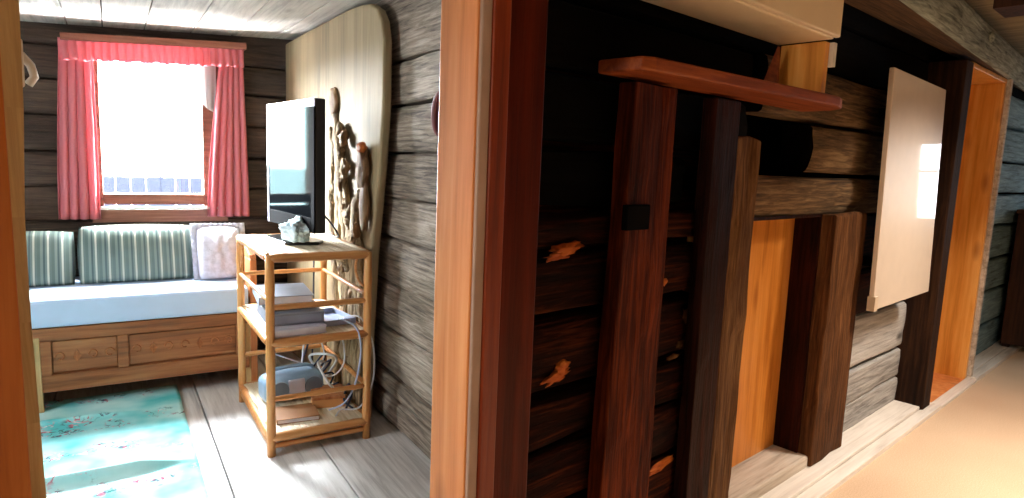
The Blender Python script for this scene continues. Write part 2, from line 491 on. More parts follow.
def log(mb, a0, a1, z0, z1, d, depth, seed, put, rough=0.008, mi=0, endmi=None, bulge=0.014, step=0.09):
    """One hewn log: bulged face towards -d, irregular along its length."""
    n = max(2, int((a1-a0)/step))
    h = z1 - z0
    prof = [(depth, 0.0), (0.016, 0.0), (0.004, 0.035), (0.0, 0.12), (-bulge*0.35, 0.35), (-bulge*0.5, 0.55), (-bulge*0.35, 0.8), (0.002, 0.955), (0.016, 1.0), (depth, 1.0)]
    rings = []
    for i in range(n+1):
        a = a0 + (a1-a0)*i/n
        ring = []
        for j, (dd, t) in enumerate(prof):
            q = Vector((a*2.2, t*2.0 + seed*5.3, seed*1.7))
            k = noise.noise(q)*rough*1.6 + noise.noise(q*4)*rough*0.7
            zz = z0 + h*t
            if j not in (0, 9):
                zz += (noise.noise(Vector((a*1.6, seed*3.1 + (0 if t < 0.5 else 9), 2.2))))*0.012
                dd = dd + k
            ring.append(mb.bm.verts.new(put(a, d+dd, zz)))
        rings.append(ring)
    m = len(prof)
    for i in range(n):
        for j in range(m):
            f = mb.bm.faces.new((rings[i][j], rings[i+1][j], rings[i+1][(j+1)%m], rings[i][(j+1)%m])); f.material_index = mi; f.smooth = 2 <= j <= 5
    f1 = mb.bm.faces.new(list(reversed(rings[0]))); f2 = mb.bm.faces.new(rings[-1])
    f1.material_index = f2.material_index = mi if endmi is None else endmi
hall_put = lambda a, d, z: (a, d, z)
side_put = lambda a, d, z: (d, a, z)

# ================================================================== HALL SETTING
mb = MB().box(-2.7, 8.5, -1.7, 1.06, -0.12, 0.0).box(-2.8, 8.6, 1.0, 1.9, -0.2, -0.125)
struct(mb.build('floor', M['carpet']), 'pale beige carpeted hall floor', 'floor')

# log wall between the door post and the far doorway
def log_wall(name, mat, courses, seed0, gap=0.006, d=1.26, depth=0.13, **kw):
    mb = MB()
    for i, (a0, a1, z0, z1) in enumerate(courses):
        log(mb, a0, a1, z0+gap, z1-gap, d, depth, seed0+i*1.37, hall_put, **kw)
    return mb
mb = log_wall('x', None, [(1.10, 2.12, 0.0, 0.2), (1.10, 2.12, 0.2, 0.40), (1.10, 2.12, 0.41, 0.60), (1.10, 2.12, 0.61, 0.77), (1.10, 2.12, 0.785, 1.0), (1.10, 2.12, 1.02, 1.19), (1.10, 2.12, 1.215, 1.31)], 1, rough=0.012, bulge=0.018)
# torn splinters of raw wood in the log faces
for (x, z, sx, sz, rot) in ((1.345, 1.215, 0.075, 0.022, 0.12), (1.31, 1.195, 0.05, 0.014, 0.1), (1.35, 0.86, 0.035, 0.03, 0.5), (1.325, 0.835, 0.06, 0.02, 0.2), (1.90, 0.385, 0.09, 0.02, 0.15), (1.84, 1.07, 0.02, 0.015, 0.3), (2.00, 0.93, 0.02, 0.035, 0.6), (1.97, 0.83, 0.03, 0.015, 0.2), (2.03, 0.70, 0.015, 0.04, 0.1), (2.02, 0.52, 0.02, 0.05, -0.2), (1.93, 0.79, 0.04, 0.01, 0.1), (2.02, 1.10, 0.015, 0.03, 0.2)):
    g0 = len(mb.bm.verts)
    mb.blob((0, 0, 0), (sx*0.8, 0.006, sz*0.8), seed=x*9, amp=0.9, sub=3, freq=2.5)
    mb.bm.verts.ensure_lookup_table()
    R_ = Matrix.Translation((x, 1.249, z)) @ Matrix.Rotation(-rot, 4, 'Y')
    for v in mb.bm.verts[g0:]:
        v.co = R_ @ v.co
        for f in v.link_faces: f.material_index = 2 if x > 1.92 and z > 0.45 else 1
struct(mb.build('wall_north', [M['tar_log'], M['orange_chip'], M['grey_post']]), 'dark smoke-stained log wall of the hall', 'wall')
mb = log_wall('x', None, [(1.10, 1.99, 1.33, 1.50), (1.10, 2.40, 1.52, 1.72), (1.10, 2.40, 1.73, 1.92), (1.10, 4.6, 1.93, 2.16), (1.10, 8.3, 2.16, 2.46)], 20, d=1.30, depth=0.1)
struct(mb.build('wall_north_upper', M['black_log']), 'near-black upper logs of the hall wall', 'wall')
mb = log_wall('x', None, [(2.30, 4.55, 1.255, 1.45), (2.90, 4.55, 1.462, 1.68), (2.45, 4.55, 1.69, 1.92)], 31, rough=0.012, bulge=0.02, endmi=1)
struct(mb.build('wall_north_grey', [M['grey_hall_log'], M['black_log']]), 'grey-brown logs above the niche', 'wall')
mb = log_wall('x', None, [(3.09, 4.55, 0.70, 0.95), (3.09, 4.55, 0.96, 1.25)], 41)
struct(mb.build('wall_north_behind_panel', M['tar_log']), 'dark logs behind the white panel', 'wall')
mb = log_wall('x', None, [(3.09, 4.55, 0.03, 0.20), (3.09, 4.55, 0.20, 0.395), (3.09, 4.55, 0.40, 0.69)], 51, rough=0.006, bulge=0.004, gap=0.004)
struct(mb.build('wall_north_white', M['white_log']), 'whitewashed logs low on the hall wall', 'wall')
mb = log_wall('x', None, [(5.68, 8.4, 0.0, 0.26), (5.68, 8.4, 0.27, 0.55), (5.68, 8.4, 0.56, 0.82), (5.68, 8.4, 0.83, 1.1), (5.68, 8.4, 1.11, 1.36), (5.68, 8.4, 1.37, 1.62), (5.68, 8.4, 1.63, 1.9), (5.68, 8.4, 1.91, 2.15)], 61, d=1.22)
struct(mb.build('wall_north_far', M['daylight_tinted_log']), 'grey logs beyond the far doorway, tinted blue like daylight', 'wall')
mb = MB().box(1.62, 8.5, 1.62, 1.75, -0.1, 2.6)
struct(mb.build('wall_north_backing', M['black_log']))
mb = MB().box(-2.7, -0.16, 1.13, 1.42, -0.1, 2.6).box(-0.16, 1.14, 1.13, 1.42, 2.12, 2.6).box(1.10, 2.32, 1.41, 1.46, -0.1, 2.6).box(1.10, 1.9, 1.46, 1.75, 2.3, 2.6)
struct(mb.build('wall_north_entry', M['tar_log']))
mb = MB().box(-2.8, 8.6, -1.7, 1.8, 2.46, 2.6)
struct(mb.build('ceiling', M['dark_ceiling']), 'board ceiling of the hall', 'ceiling')
mb = MB().box(-2.8, 8.6, -1.8, -1.66, -0.1, 2.6)
struct(mb.build('wall_south', M['plaster']))
mb = MB().box(-2.8, -2.66, -1.8, 1.45, -0.1, 2.6)
struct(mb.build('wall_west', M['plaster']))
# end wall with its window
mb = MB()
for (y0, y1, z0, z1) in ((0.50, 1.75, -0.1, 2.6), (-1.8, -0.15, -0.1, 2.6), (-0.15, 0.50, -0.1, 1.05), (-0.15, 0.50, 1.95, 2.6)):
    mb.box(8.25, 8.40, y0, y1, z0, z1)
struct(mb.build('wall_east', M['end_dark']), 'dark boarded end wall of the hall', 'wall')
t = struct(thing('window_2', 'window in the end wall of the hall', 'window', (8.3, 0.175, 1.05)))
mb = MB()
for (y0, y1, z0, z1) in ((-0.325, -0.285, 0, 0.9), (0.285, 0.325, 0, 0.9), (-0.285, 0.285, 0, 0.04), (-0.285, 0.285, 0.86, 0.9), (-0.012, 0.012, 0.04, 0.86), (-0.285, 0.285, 0.55, 0.575)):
    mb.box(-0.04, 0.04, y0, y1, z0, z1)
mb.build('window_frame', M['ledge_white'], t)
MB().box(0.0, 0.004, -0.29, 0.29, 0.03, 0.87).build('pane', M['dim_glass'], t)

# white base boards and ledge along the log wall
mb = MB().box(1.12, 4.72, 1.05, 1.115, -0.02, 0.028).box(5.6, 8.3, 1.05, 1.115, -0.02, 0.028).box(4.72, 5.6, 1.05, 1.115, -0.02, 0.02)
struct(mb.build('baseboard_north', M['ledge_white'], bevel=0.004), 'white board along the foot of the log wall', 'baseboard')
mb = MB().box(1.12, 4.72, 1.117, 1.30, -0.02, 0.045).box(5.64, 8.3, 1.117, 1.26, -0.02, 0.03)
struct(mb.build('trim_1', M['ledge_white'], bevel=0.004), 'flat whitened ledge below the logs', 'trim')
mb = MB().box(4.72, 5.62, 1.117, 1.45, -0.03, 0.012)
struct(mb.build('trim_2', M['pale_pine']), 'wooden threshold of the far doorway', 'trim')
mb = MB().box(0.06, 1.12, 1.06, 1.45, -0.02, 0.015)
struct(mb.build('trim_3', M['floor_board']), 'threshold of the near doorway', 'trim')

# near doorway frame
d1 = struct(thing('door_1', 'pine frame of the doorway into the side room', 'doorway'))
mb = MB().prism([(0.886, 1.26), (0.897, 1.125), (0.91, 1.26)], 'Z', 0.0, 2.12)
mb = MB().hexa([(0.893,1.122,0.0),(0.91,1.122,0.0),(0.91,1.262,0.0),(0.893,1.262,0.0),(0.893,1.122,2.2),(0.91,1.122,2.2),(0.91,1.262,2.2),(0.893,1.262,2.2)])
mb.build('jamb', M['pale_pine'], d1, bevel=0.004)
mb = MB().box(0.8975, 0.926, 1.112, 1.2, 0, 2.2)
mb.build('jamb_edge', M['bare_edge'], d1, bevel=0.004)
mb = MB().box(0.926, 0.976, 1.106, 1.2, 0, 2.2)
mb.build('casing_strip', M['red_casing'], d1, bevel=0.004)
mb = MB().box(0.976, 1.098, 1.114, 1.27, 0, 2.4)
mb.build('casing_board', M['red_board'], d1, bevel=0.006)
mb = MB().hexa([(-0.22,1.10,0),(0.085,1.10,0),(0.085,1.26,0),(-0.22,1.26,0),(-0.22,1.10,2.2),(0.072,1.10,2.2),(0.072,1.26,2.2),(-0.22,1.26,2.2)])
mb.build('jamb', M['left_pine'], d1, bevel=0.004)
mb = MB()
zs = [0.0, 0.4, 0.7, 0.9, 1.05, 1.2, 1.35, 1.5, 1.65, 2.2]
xs = [0.098, 0.098, 0.099, 0.098, 0.095, 0.092, 0.092, 0.098, 0.100, 0.104]
for i in range(len(zs)-1):
    mb.hexa([(0.06,1.115,zs[i]),(xs[i],1.115,zs[i]),(xs[i],1.26,zs[i]),(0.06,1.26,zs[i]),(0.06,1.115,zs[i+1]),(xs[i+1],1.115,zs[i+1]),(xs[i+1],1.26,zs[i+1]),(0.06,1.26,zs[i+1])])
mb.build('casing_strip', M['sofa_leg'], d1)
mb = MB().box(-0.22, 1.1, 1.10, 1.27, 2.2, 2.44)
mb.build('lintel', M['pale_pine'], d1, bevel=0.005)

# far doorway frame
d2 = struct(thing('door_2', 'orange pine doorway at the far end of the hall', 'doorway'))
MB().box(4.51, 4.66, 1.10, 1.30, 0.0, 2.16).build('door_post', M['dark_post'], d2, bevel=0.008)
MB().box(4.66, 4.71, 1.115, 1.30, 0.0, 2.14).build('jamb', M['pale_pine'], d2, bevel=0.004)
MB().box(5.555, 5.60, 1.115, 1.45, 0.0, 2.14).build('jamb', M['orange_pine'], d2, bevel=0.003)
MB().box(5.602, 5.655, 1.09, 1.24, 0.0, 2.17).build('casing_strip', M['sill_grey'], d2, bevel=0.003)
MB().box(4.66, 5.6, 1.115, 1.45, 2.14, 2.17).build('lintel', M['orange_pine'], d2, bevel=0.003)
MB().box(4.66, 5.6, 1.40, 1.44, 0.0, 2.15).build('door_leaf', M['orange_pine'], d2, bevel=0.003)

# ceiling beam
mb = MB()
N = 60
prof_n = 8
rings = []
for i in range(N+1):
    x = 2.62 + (8.2-2.62)*i/N
    yf = 0.95 + (x-2.95)/(6.3-2.95)*0.165
    yb = 1.23
    zb, zt = 2.17, 2.375
    pr = [(yb, zb+0.045), (yf+0.03, zb-0.002), (yf+0.008, zb+0.006), (yf, zb+0.03), (yf-0.006, zb+0.1), (yf, zt-0.03), (yf+0.02, zt), (yb, zt)]
    ring = []
    for j, (y, z) in enumerate(pr):
        k = noise.noise(Vector((x*2.5, j*1.3, 4.2)))*0.006 + noise.noise(Vector((x*8, j*2.3, 1.2)))*0.004
        ring.append(mb.bm.verts.new((x, y+k, z+k*0.7)))
    rings.append(ring)
for i in range(N):
    for j in range(prof_n):
        f = mb.bm.faces.new((rings[i][j], rings[i+1][j], rings[i+1][(j+1)%prof_n], rings[i][(j+1)%prof_n])); f.material_index = 1 if j == 0 else 0
mb.bm.faces.new(list(reversed(rings[0]))); mb.bm.faces.new(rings[-1])
mb.blob((4.62, 0.965+0.06, 2.29), (0.03, 0.02, 0.03), 3, 0.2)
struct(mb.build('beam', [M['beam_wood'], M['beam_brown']]), 'weathered grey ceiling beam running along the hall', 'beam')
mb = MB().box(4.15, 4.42, -1.66, 0.93, 2.35, 2.458)
struct(mb.build('beam.001', M['end_dark']), 'dark cross beam under the hall ceiling', 'beam')

# niche: sill, back panel and side reveal
mb = MB().prism([(2.30, 1.20), (3.12, 1.20), (3.12, 1.60), (2.30, 1.60)], 'Z', -0.02, 0.10)
struct(mb.build('trim_4', M['sill_grey'], bevel=0.012), 'whitewashed sill of the niche', 'trim')
mb = MB().box(3.072, 3.10, 1.25, 1.60, 0.10, 1.27)
struct(mb.build('trim_5', M['dark_plank']), 'dark side reveal of the niche', 'trim')
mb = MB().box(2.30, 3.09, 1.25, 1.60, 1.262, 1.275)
struct(mb.build('trim_6', M['dark_plank']))
mb = MB().box(2.20, 3.071, 1.37, 1.40, 0.10, 1.261)
tag(mb.build('wooden_board', M['niche_pine']), 'smooth orange wooden panel filling the back of the low niche', 'panel')

# upright timbers
def rough_post(name, x0, x1, y0, y1, z0, z1, mat, seed, amp=0.008, skew=0.0, top=0.0, taper=0.0):
    mb = MB()
    n = max(6, int((z1-z0)/0.08))
    per = [(0,0),(0.33,0),(0.66,0),(1,0),(1,0.5),(1,1),(0.5,1),(0,1),(0,0.5)]
    rings = []
    for i in range(n+1):
        t = i/n
        z = z0 + (z1-z0)*t
        ring = []
        for j, (a, b) in enumerate(per):
            q = Vector((a*2+seed*3.3, b*2, z*3.0))
            k = noise.noise(q)*amp*1.6 + noise.noise(q*3.1)*amp*0.8
            x = x0 + taper*t*(1-a) + (x1-x0)*a + (k if a in (0, 1) else 0) + skew*(t-0.5)
            y = y0 + (y1-y0)*b + (k if b == 0 else 0)
            zz = z + (noise.noise(Vector((a*7+seed, b*3, 1.1)))*top if i == n else 0)
            ring.append(mb.bm.verts.new((x, y, zz)))
        rings.append(ring)
    m = len(per)
    for i in range(n):
        for j in range(m):
            f = mb.bm.faces.new((rings[i][j], rings[i][(j+1)%m], rings[i+1][(j+1)%m], rings[i+1][j]))
    mb.bm.faces.new(list(reversed(rings[0]))); mb.bm.faces.new(rings[-1])
    return mb
pa = thing('wooden_plank', 'wide dark red-brown upright plank under the left part of the long shelf', 'plank', (1.59, 1.21, 0.0))
mb = rough_post('plank', -0.135, 0.135, -0.04, 0.02, 0.0, 1.70, None, 1, 0.006, taper=0.065)
mb.build('board', M['tar_plank'], pa, bevel=0.004)
MB().box(-0.095, 0.015, -0.056, -0.034, 1.27, 1.345).build('iron_strap', M['black_iron'], pa, bevel=0.003)
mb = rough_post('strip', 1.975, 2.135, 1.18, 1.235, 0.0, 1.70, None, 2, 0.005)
tag(mb.build('wooden_plank.001', M['dark_plank'], bevel=0.004), 'dark brown strip just left of the grey niche post', 'plank')
mb = rough_post('post', 2.15, 2.325, 1.19, 1.35, 0.0, 1.575, None, 3, 0.011, 0.0, 0.03)
tag(mb.build('timber_post', M['grey_post'], bevel=0.008), 'rough grey-brown post forming the left side of the niche', 'post')
mb = rough_post('post', 3.085, 3.47, 1.185, 1.258, 0.045, 1.275, None, 4, 0.010, 0.0, 0.02)
tag(mb.build('timber_post.001', M['worn_post'], bevel=0.010), 'broad worn brown post on the right side of the niche', 'post')

# long shelf, its upright, brace and the cream cabinet above
mb = MB()
poly = [(1.42, 1.235), (1.43, 1.09), (1.47, 1.07), (2.45, 1.02), (2.57, 1.02), (2.67, 1.05), (2.72, 1.11), (2.72, 1.235)]
mb.prism(poly, 'Z', 1.714, 1.752)
tag(mb.build('wall_shelf', M['shelf_wood'], bevel=0.006), 'long red-brown plank shelf with rounded end over the dark logs', 'shelf')
tb = thing('shelf_upright', 'short orange board standing on the shelf below the cream cabinet', 'board', (2.52, 1.15, 1.752))
MB().box(-0.02, 0.02, -0.085, 0.085, 0.0, 0.198).build('board', M['orange_pine'], tb, bevel=0.003)
MB().box(0.022, 0.05, -0.10, -0.075, 0.11, 0.198).build('edge_strip', M['white_plastic'], tb, bevel=0.002)
mb = MB().prism([(1.185, 1.752), (1.258, 1.752), (1.195, 1.93)], 'X', 2.39, 2.415)
tag(mb.build('wooden_brace', M['shelf_wood'], bevel=0.003), 'small triangular wooden brace on the shelf behind the orange board', 'brace')
cb = thing('wall_cabinet', 'cream painted wall cabinet above the long shelf', 'cabinet', (1.9, 1.13, 1.952))
MB().box(-0.60, 0.60, -0.095, 0.12, 0.0, 0.44).build('cabinet_body', M['cabinet'], cb, bevel=0.006)
MB().box(-0.60, 0.60, -0.118, -0.096, 0.003, 0.44).build('cabinet_door', M['cabinet'], cb, bevel=0.006)

# white panel hung on the wall
pn = thing('white_panel', 'large cream glossy panel hanging between the niche and the far doorway', 'panel', (3.86, 1.12, 0.80))
mb = MB().hexa([(-0.44,-0.025,0.0),(0.445,-0.025,0.005),(0.445,0.0,0.005),(-0.44,0.0,0.0),(-0.43,0.005,1.178),(0.415,0.005,1.16),(0.415,0.03,1.16),(-0.43,0.03,1.178)])
mb.build('board', M['panel_white'], pn, bevel=0.004)
MB().box(-0.445, -0.40, -0.031, 0.006, -0.004, 0.07).build('corner_clip', M['panel_edge'], pn, bevel=0.002)
for (a, z, y0) in ((-0.3, 0.95, 0.03), (0.25, 0.95, 0.03), (-0.3, 0.2, 0.006), (0.25, 0.2, 0.006)):
    MB().box(a, a+0.05, y0, 0.10, z, z+0.05).build('wall_bracket', M['black_iron'], pn)

cu = thing('dark_cupboard', 'dark red-brown cupboard by the grey logs at the far end of the hall', 'cupboard', (7.35, 1.0, 0.0))
MB().box(-0.45, 0.45, -0.14, 0.17, 0.06, 1.20).build('cupboard_body', M['end_dark'], cu, bevel=0.006)
MB().box(-0.48, 0.48, -0.17, 0.18, 1.20, 1.235).build('cupboard_top', M['end_dark'], cu, bevel=0.006)
for a in (-0.435, 0.01):
    d_ = MB().box(a, a+0.425, -0.16, -0.141, 0.10, 1.17).build('door', M['red_board'], cu, bevel=0.004)
    MB().blob((a + (0.38 if a < 0 else 0.045), -0.172, 0.65), (0.013, 0.012, 0.013), 1, 0, 2).build('knob', M['black_iron'], d_)
for a in (-0.43, 0.38):
    for b_ in (-0.13, 0.11):
        MB().box(a, a+0.05, b_, b_+0.05, 0.03 if b_ > 0 else 0.0, 0.06).build('foot', M['end_dark'], cu)

# ================================================================== SIDE ROOM SETTING
mb = MB()
edges = [-1.75, -1.35, -0.98, -0.62, -0.32, -0.03, 0.147, 0.40, 0.86, 1.42]
for i in range(len(edges)-1):
    mb.box(edges[i]+0.004, edges[i+1]-0.004, 1.46 if i < 5 else 1.25, 5.1, -0.05, 0.0)
mb.box(-1.75, 1.42, 1.30, 5.1, -0.12, -0.055)
struct(in_room(mb.build('floor_room', M['floor_board'], bevel=0.003)), 'pale worn plank floor of the side room', 'floor')

mb = MB()
zs = [0.0, 0.16, 0.28, 0.535, 0.79, 1.035, 1.25, 1.485, 1.727, 1.945, 2.42]
for i in range(len(zs)-1):
    log(mb, 1.74, 5.0, zs[i]+0.005, zs[i+1]-0.005, 1.262, 0.12, 80+i*1.9, side_put, rough=0.009, bulge=0.016)
mb.box(1.36, 1.46, 1.78, 5.05, -0.1, 2.6)
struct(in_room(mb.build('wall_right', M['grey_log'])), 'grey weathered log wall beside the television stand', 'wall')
V = 4.9
mb = MB()
zs = [0.0, 0.25, 0.5, 0.75, 0.985, 1.2, 1.42, 1.64, 1.86, 2.06, 2.4]
U0, U1, Z0, Z1 = -0.09, 0.68, 1.06, 2.07
for i in range(len(zs)-1):
    z0, z1 = zs[i], zs[i+1]
    if z1 <= Z0+0.1 or z0 >= Z1-0.05:
        log(mb, -1.7, 1.38, z0+0.004, z1-0.004, V, 0.12, 100+i*2.1, hall_put, rough=0.007)
    else:
        log(mb, -1.7, U0, z0+0.004, z1-0.004, V, 0.12, 100+i*2.1, hall_put, rough=0.007)
        log(mb, U1, 1.38, z0+0.004, z1-0.004, V, 0.12, 100+i*2.1, hall_put, rough=0.007)
for (u0, u1, z0, z1) in ((-1.75, U0, -0.1, 2.6), (U1, 1.46, -0.1, 2.6), (U0, U1, -0.1, Z0), (U0, U1, Z1, 2.6)):
    mb.box(u0, u1, V+0.10, V+0.16, z0, z1)
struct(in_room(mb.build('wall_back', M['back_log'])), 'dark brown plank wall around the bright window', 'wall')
mb = MB().box(-1.9, -1.72, 1.3, 2.55, -0.1, 2.6).box(-1.9, -1.72, 3.25, 5.1, -0.1, 2.6).box(-1.9, -1.72, 2.55, 3.25, -0.1, 1.05).box(-1.9, -1.72, 2.55, 3.25, 1.85, 2.6)
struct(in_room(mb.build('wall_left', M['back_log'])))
# ceiling boards, a little higher on the right
mb = MB()
edges = [-1.8, -1.5, -1.22, -0.95, -0.70, -0.44, -0.19, -0.008, 0.22, 0.49, 0.742, 1.02, 1.30]
cz = lambda u: 2.175 + 0.062*(u+0.43)
for i in range(len(edges)-1):
    a, b = edges[i]+0.003, edges[i+1]-0.003
    mb.hexa([(a,1.5,cz(a)),(b,1.5,cz(b)),(b,5.0,cz(b)),(a,5.0,cz(a)),(a,1.5,cz(a)+0.03),(b,1.5,cz(b)+0.03),(b,5.0,cz(b)+0.03),(a,5.0,cz(a)+0.03)])
struct(in_room(mb.build('ceiling_room', M['white_board'], bevel=0.002)), 'limewashed board ceiling of the side room', 'ceiling')
mb = MB().box(-1.85, 1.46, 1.42, 5.06, 2.38, 2.6)
struct(in_room(mb.build('ceiling_slab', M['back_log'])))

# window
w1 = in_room(struct(thing('window_1', 'small bright window of the side room', 'window')), 0.295, 4.9, 1.06)
mb = MB()
mb.box(-0.365, -0.335, -0.02, 0.08, 0.0, 1.01).box(0.25, 0.375, -0.02, 0.08, 0.0, 1.01).box(-0.335, 0.25, -0.02, 0.08, 0.965, 1.01).box(-0.335, 0.25, -0.02, 0.08, 0.03, 0.10)
mb.build('window_frame', M['frame_brown'], w1, bevel=0.005)
MB().box(-0.335, 0.25, 0.03, 0.034, 0.10, 0.965).build('pane', M['glass'], w1)
MB().box(-0.36, 0.33, -0.06, 0.0, 0.0, 0.018).build('window_sill', M['ledge_white'], w1, bevel=0.004)
MB().box(-0.40, 0.40, -0.035, 0.0, -0.085, -0.003).build('window_apron', M['frame_brown'], w1, bevel=0.004)

w3 = in_room(struct(thing('added_window', 'added unseen side window that brightens the side room floor', 'window')), -1.82, 2.9, 1.05)  # unseen window added to raise the daylight on the room floor
mb = MB().box(-0.03, 0.03, -0.35, -0.31, 0, 0.8).box(-0.03, 0.03, 0.31, 0.35, 0, 0.8).box(-0.03, 0.03, -0.31, 0.31, 0, 0.04).box(-0.03, 0.03, -0.31, 0.31, 0.76, 0.8)
mb.build('window_frame', M['frame_brown'], w3, bevel=0.004)
MB().box(0, 0.004, -0.31, 0.31, 0.04, 0.76).build('pane', M['added_glass'], w3)

# outside: snow and a far fence
mb = MB().box(-60, 60, 6.5, 90, -0.6, -0.45)
o = struct(in_room(mb.build('ground', M['snow'])), 'snow outside the window', 'ground')
fe = in_room(thing('garden_fence', 'distant grey fence seen at the foot of the bright window', 'fence'), 1.0, 17.0, -0.5)
mb = MB()
for i in range(40):
    mb.box(-6+i*0.3, -6+i*0.3+0.29, 0, 0.03, 0.2, 1.33)
mb.build('fence_boards', M['far_wall'], fe)
for i in range(7):
    MB().box(-6+i*2-0.05, -6+i*2+0.05, 0.03, 0.13, 0, 1.35).build('fence_post', M['far_wall'], fe)

# ================================================================== SIDE ROOM THINGS
# curtains
def curtain(name, label, u0, u1, z0, z1, taper_l, taper_r, seed, folds, cat='curtain', zrise=0.0, mat=None, amp=0.018, v=4.838):
    mb = MB()
    def fn(s, t):
        z = z1 + (z0-z1)*t + zrise*(s-0.5)*(1-t)
        a = u0 + taper_l*(1-t)**1.5
        b = u1 + taper_r*(1-t)**1.5
        u = a + (b-a)*s
        ph = s*folds*2*math.pi + 0.8*noise.noise(Vector((s*3, t*1.2, seed)))
        d = amp*(0.5+0.5*t)*math.sin(ph) + 0.006*noise.noise(Vector((s*9, t*5, seed)))
        return (u + 0.004*math.cos(ph), v + d, z)
    mb.grid(fn, 90, 26)
    o = mb.build(name, mat or M['pink'], solid=0.003)
    tag(o, label, cat, 'pink window curtains')
    return in_room(o)
curtain('window_curtain', 'pink curtain hanging left of the bright window', -0.285, -0.055, 1.0, 2.05, 0.045, -0.005, 1.0, 4.5)
curtain('window_curtain.001', 'pink curtain hanging right of the bright window, beside the television', 0.555, 0.825, 1.01, 2.10, 0.10, -0.03, 5.0, 5.0)
# gathered valance
mb = MB()
def fn(s, t):
    u = -0.235 + (0.795+0.235)*s
    z = (2.09 + 0.065*s) - 0.13*t - 0.004*math.sin(s*60)*t
    ph = s*24*2*math.pi + 1.5*noise.noise(Vector((s*7, t, 3)))
    return (u, 4.762 + 0.012*(0.4+t)*math.sin(ph) - 0.01*t, z)
mb.grid(fn, 240, 10)
o = mb.build('curtain_valance', M['pink'], solid=0.002)
tag(o, 'gathered pink valance running across the window top', 'valance', 'pink window curtains'); in_room(o)
mb = MB().hexa([(-0.222,4.74,2.075),(0.812,4.74,2.145),(0.812,4.88,2.145),(-0.222,4.88,2.075),(-0.222,4.74,2.118),(0.812,4.74,2.190),(0.812,4.88,2.190),(-0.222,4.88,2.118)])
o = mb.build('curtain_cornice', M['cornice'], bevel=0.004)
tag(o, 'brown wooden cornice board above the pink valance', 'cornice'); in_room(o)
mb = MB()
def fn(s, t):
    u = 0.50 + 0.135*s + 0.05*t*(1-s)
    z = 2.05 - 0.33*t + 0.05*t*(1-s)**2
    return (u, 4.866 + 0.006*math.sin(s*14+t*3), z)
mb.grid(fn, 24, 14)
o = mb.build('sheer_curtain', M['sheer'], solid=0.001)
tag(o, 'short white sheer curtain at the upper right window corner', 'curtain'); in_room(o)

# day bed
sf = in_room(thing('day_bed', 'carved oak day bed with a pale blue mattress under the window', 'bed'), -0.275, 4.52, 0)
u0, u1, f, bk = -0.95, 0.975, -0.37, 0.34
def cbox(u0_, u1_, v0, v1, z0, z1): return MB().box(u0_, u1_, v0, v1, z0, z1)
mb = cbox(u0, u1, f+0.02, bk, 0.13, 0.47)
mb.build('bed_base', M['sofa_wood'], sf, bevel=0.004)
mb = MB()
mb.box(u0, u1, f-0.005, f+0.02, 0.12, 0.215).box(u0, u1, f-0.005, f+0.02, 0.405, 0.475)
for a in (-0.085, 0.275, 0.90):
    mb.box(a, a+0.055, f-0.005, f+0.02, 0.215, 0.405)
mb.box(u0, u0+0.06, f-0.005, f+0.02, 0.215, 0.405)
mb.build('bed_rail', M['sofa_wood'], sf, bevel=0.004)
def carved(a, b, name):
    mb = MB().box(a, b, f+0.006, f+0.02, 0.225, 0.40)
    p = mb.build(name, M['sofa_wood'], sf, bevel=0.006)
    n = max(3, int((b-a)/0.075))
    for i in range(n):
        mb = MB()
        c = a + (b-a)*(i+0.5)/n
        if i % 3 == 1:
            mb.hexa([(c-0.02, f+0.004, 0.31), (c, f-0.004, 0.275), (c, f+0.008, 0.275), (c-0.02, f+0.008, 0.31), (c, f-0.004, 0.345), (c+0.02, f+0.004, 0.31), (c+0.02, f+0.008, 0.31), (c, f+0.008, 0.345)])
        else:
            sg = 1 if i % 2 else -1
            pts = []
            for k in range(15):
                ang = k/14*1.7*math.pi
                r_ = 0.024*(1-0.5*k/14)
                pts.append((c + sg*r_*math.cos(ang), f+0.004, 0.31 + r_*1.15*math.sin(ang)))
            mb.tube(pts, 0.0045, 6)
        mb.build('carving', M['brown_end'], p)
carved(-0.03, 0.275, 'carved_panel'); carved(0.33, 0.90, 'carved_panel')
for (a, b_) in ((-0.135, f-0.01), (0.93, f+0.01), (-0.92, f+0.01), (0.93, 0.26), (-0.92, 0.26)):
    mb = MB().hexa([(a+0.03,b_,0),(a+0.06,b_,0),(a+0.06,b_+0.045,0),(a+0.03,b_+0.045,0),(a,b_,0.43),(a+0.055,b_,0.43),(a+0.055,b_+0.05,0.43),(a,b_+0.05,0.43)])
    mb.build('leg', M['sofa_leg'], sf, bevel=0.004)
for z in (0.33, 0.385):
    MB().blob((-0.118, f-0.018, z), (0.014, 0.012, 0.014), 1, 0).build('knob', M['white_plastic'], sf)
mb = MB().box(0.985, 1.025, f, bk, 0.0, 0.80)
mb.prism([(f, 0.8), (bk, 0.8), (bk, 0.86), (f+0.12, 0.86), (f+0.03, 0.83)], 'X', 0.985, 1.025)
mb.build('end_board', M['brown_end'], sf, bevel=0.006)
mb = MB().box(u0+0.005, u1, f-0.012, bk, 0.478, 0.635)
mb.build('mattress', M['mattress'], sf, bevel=0.02)

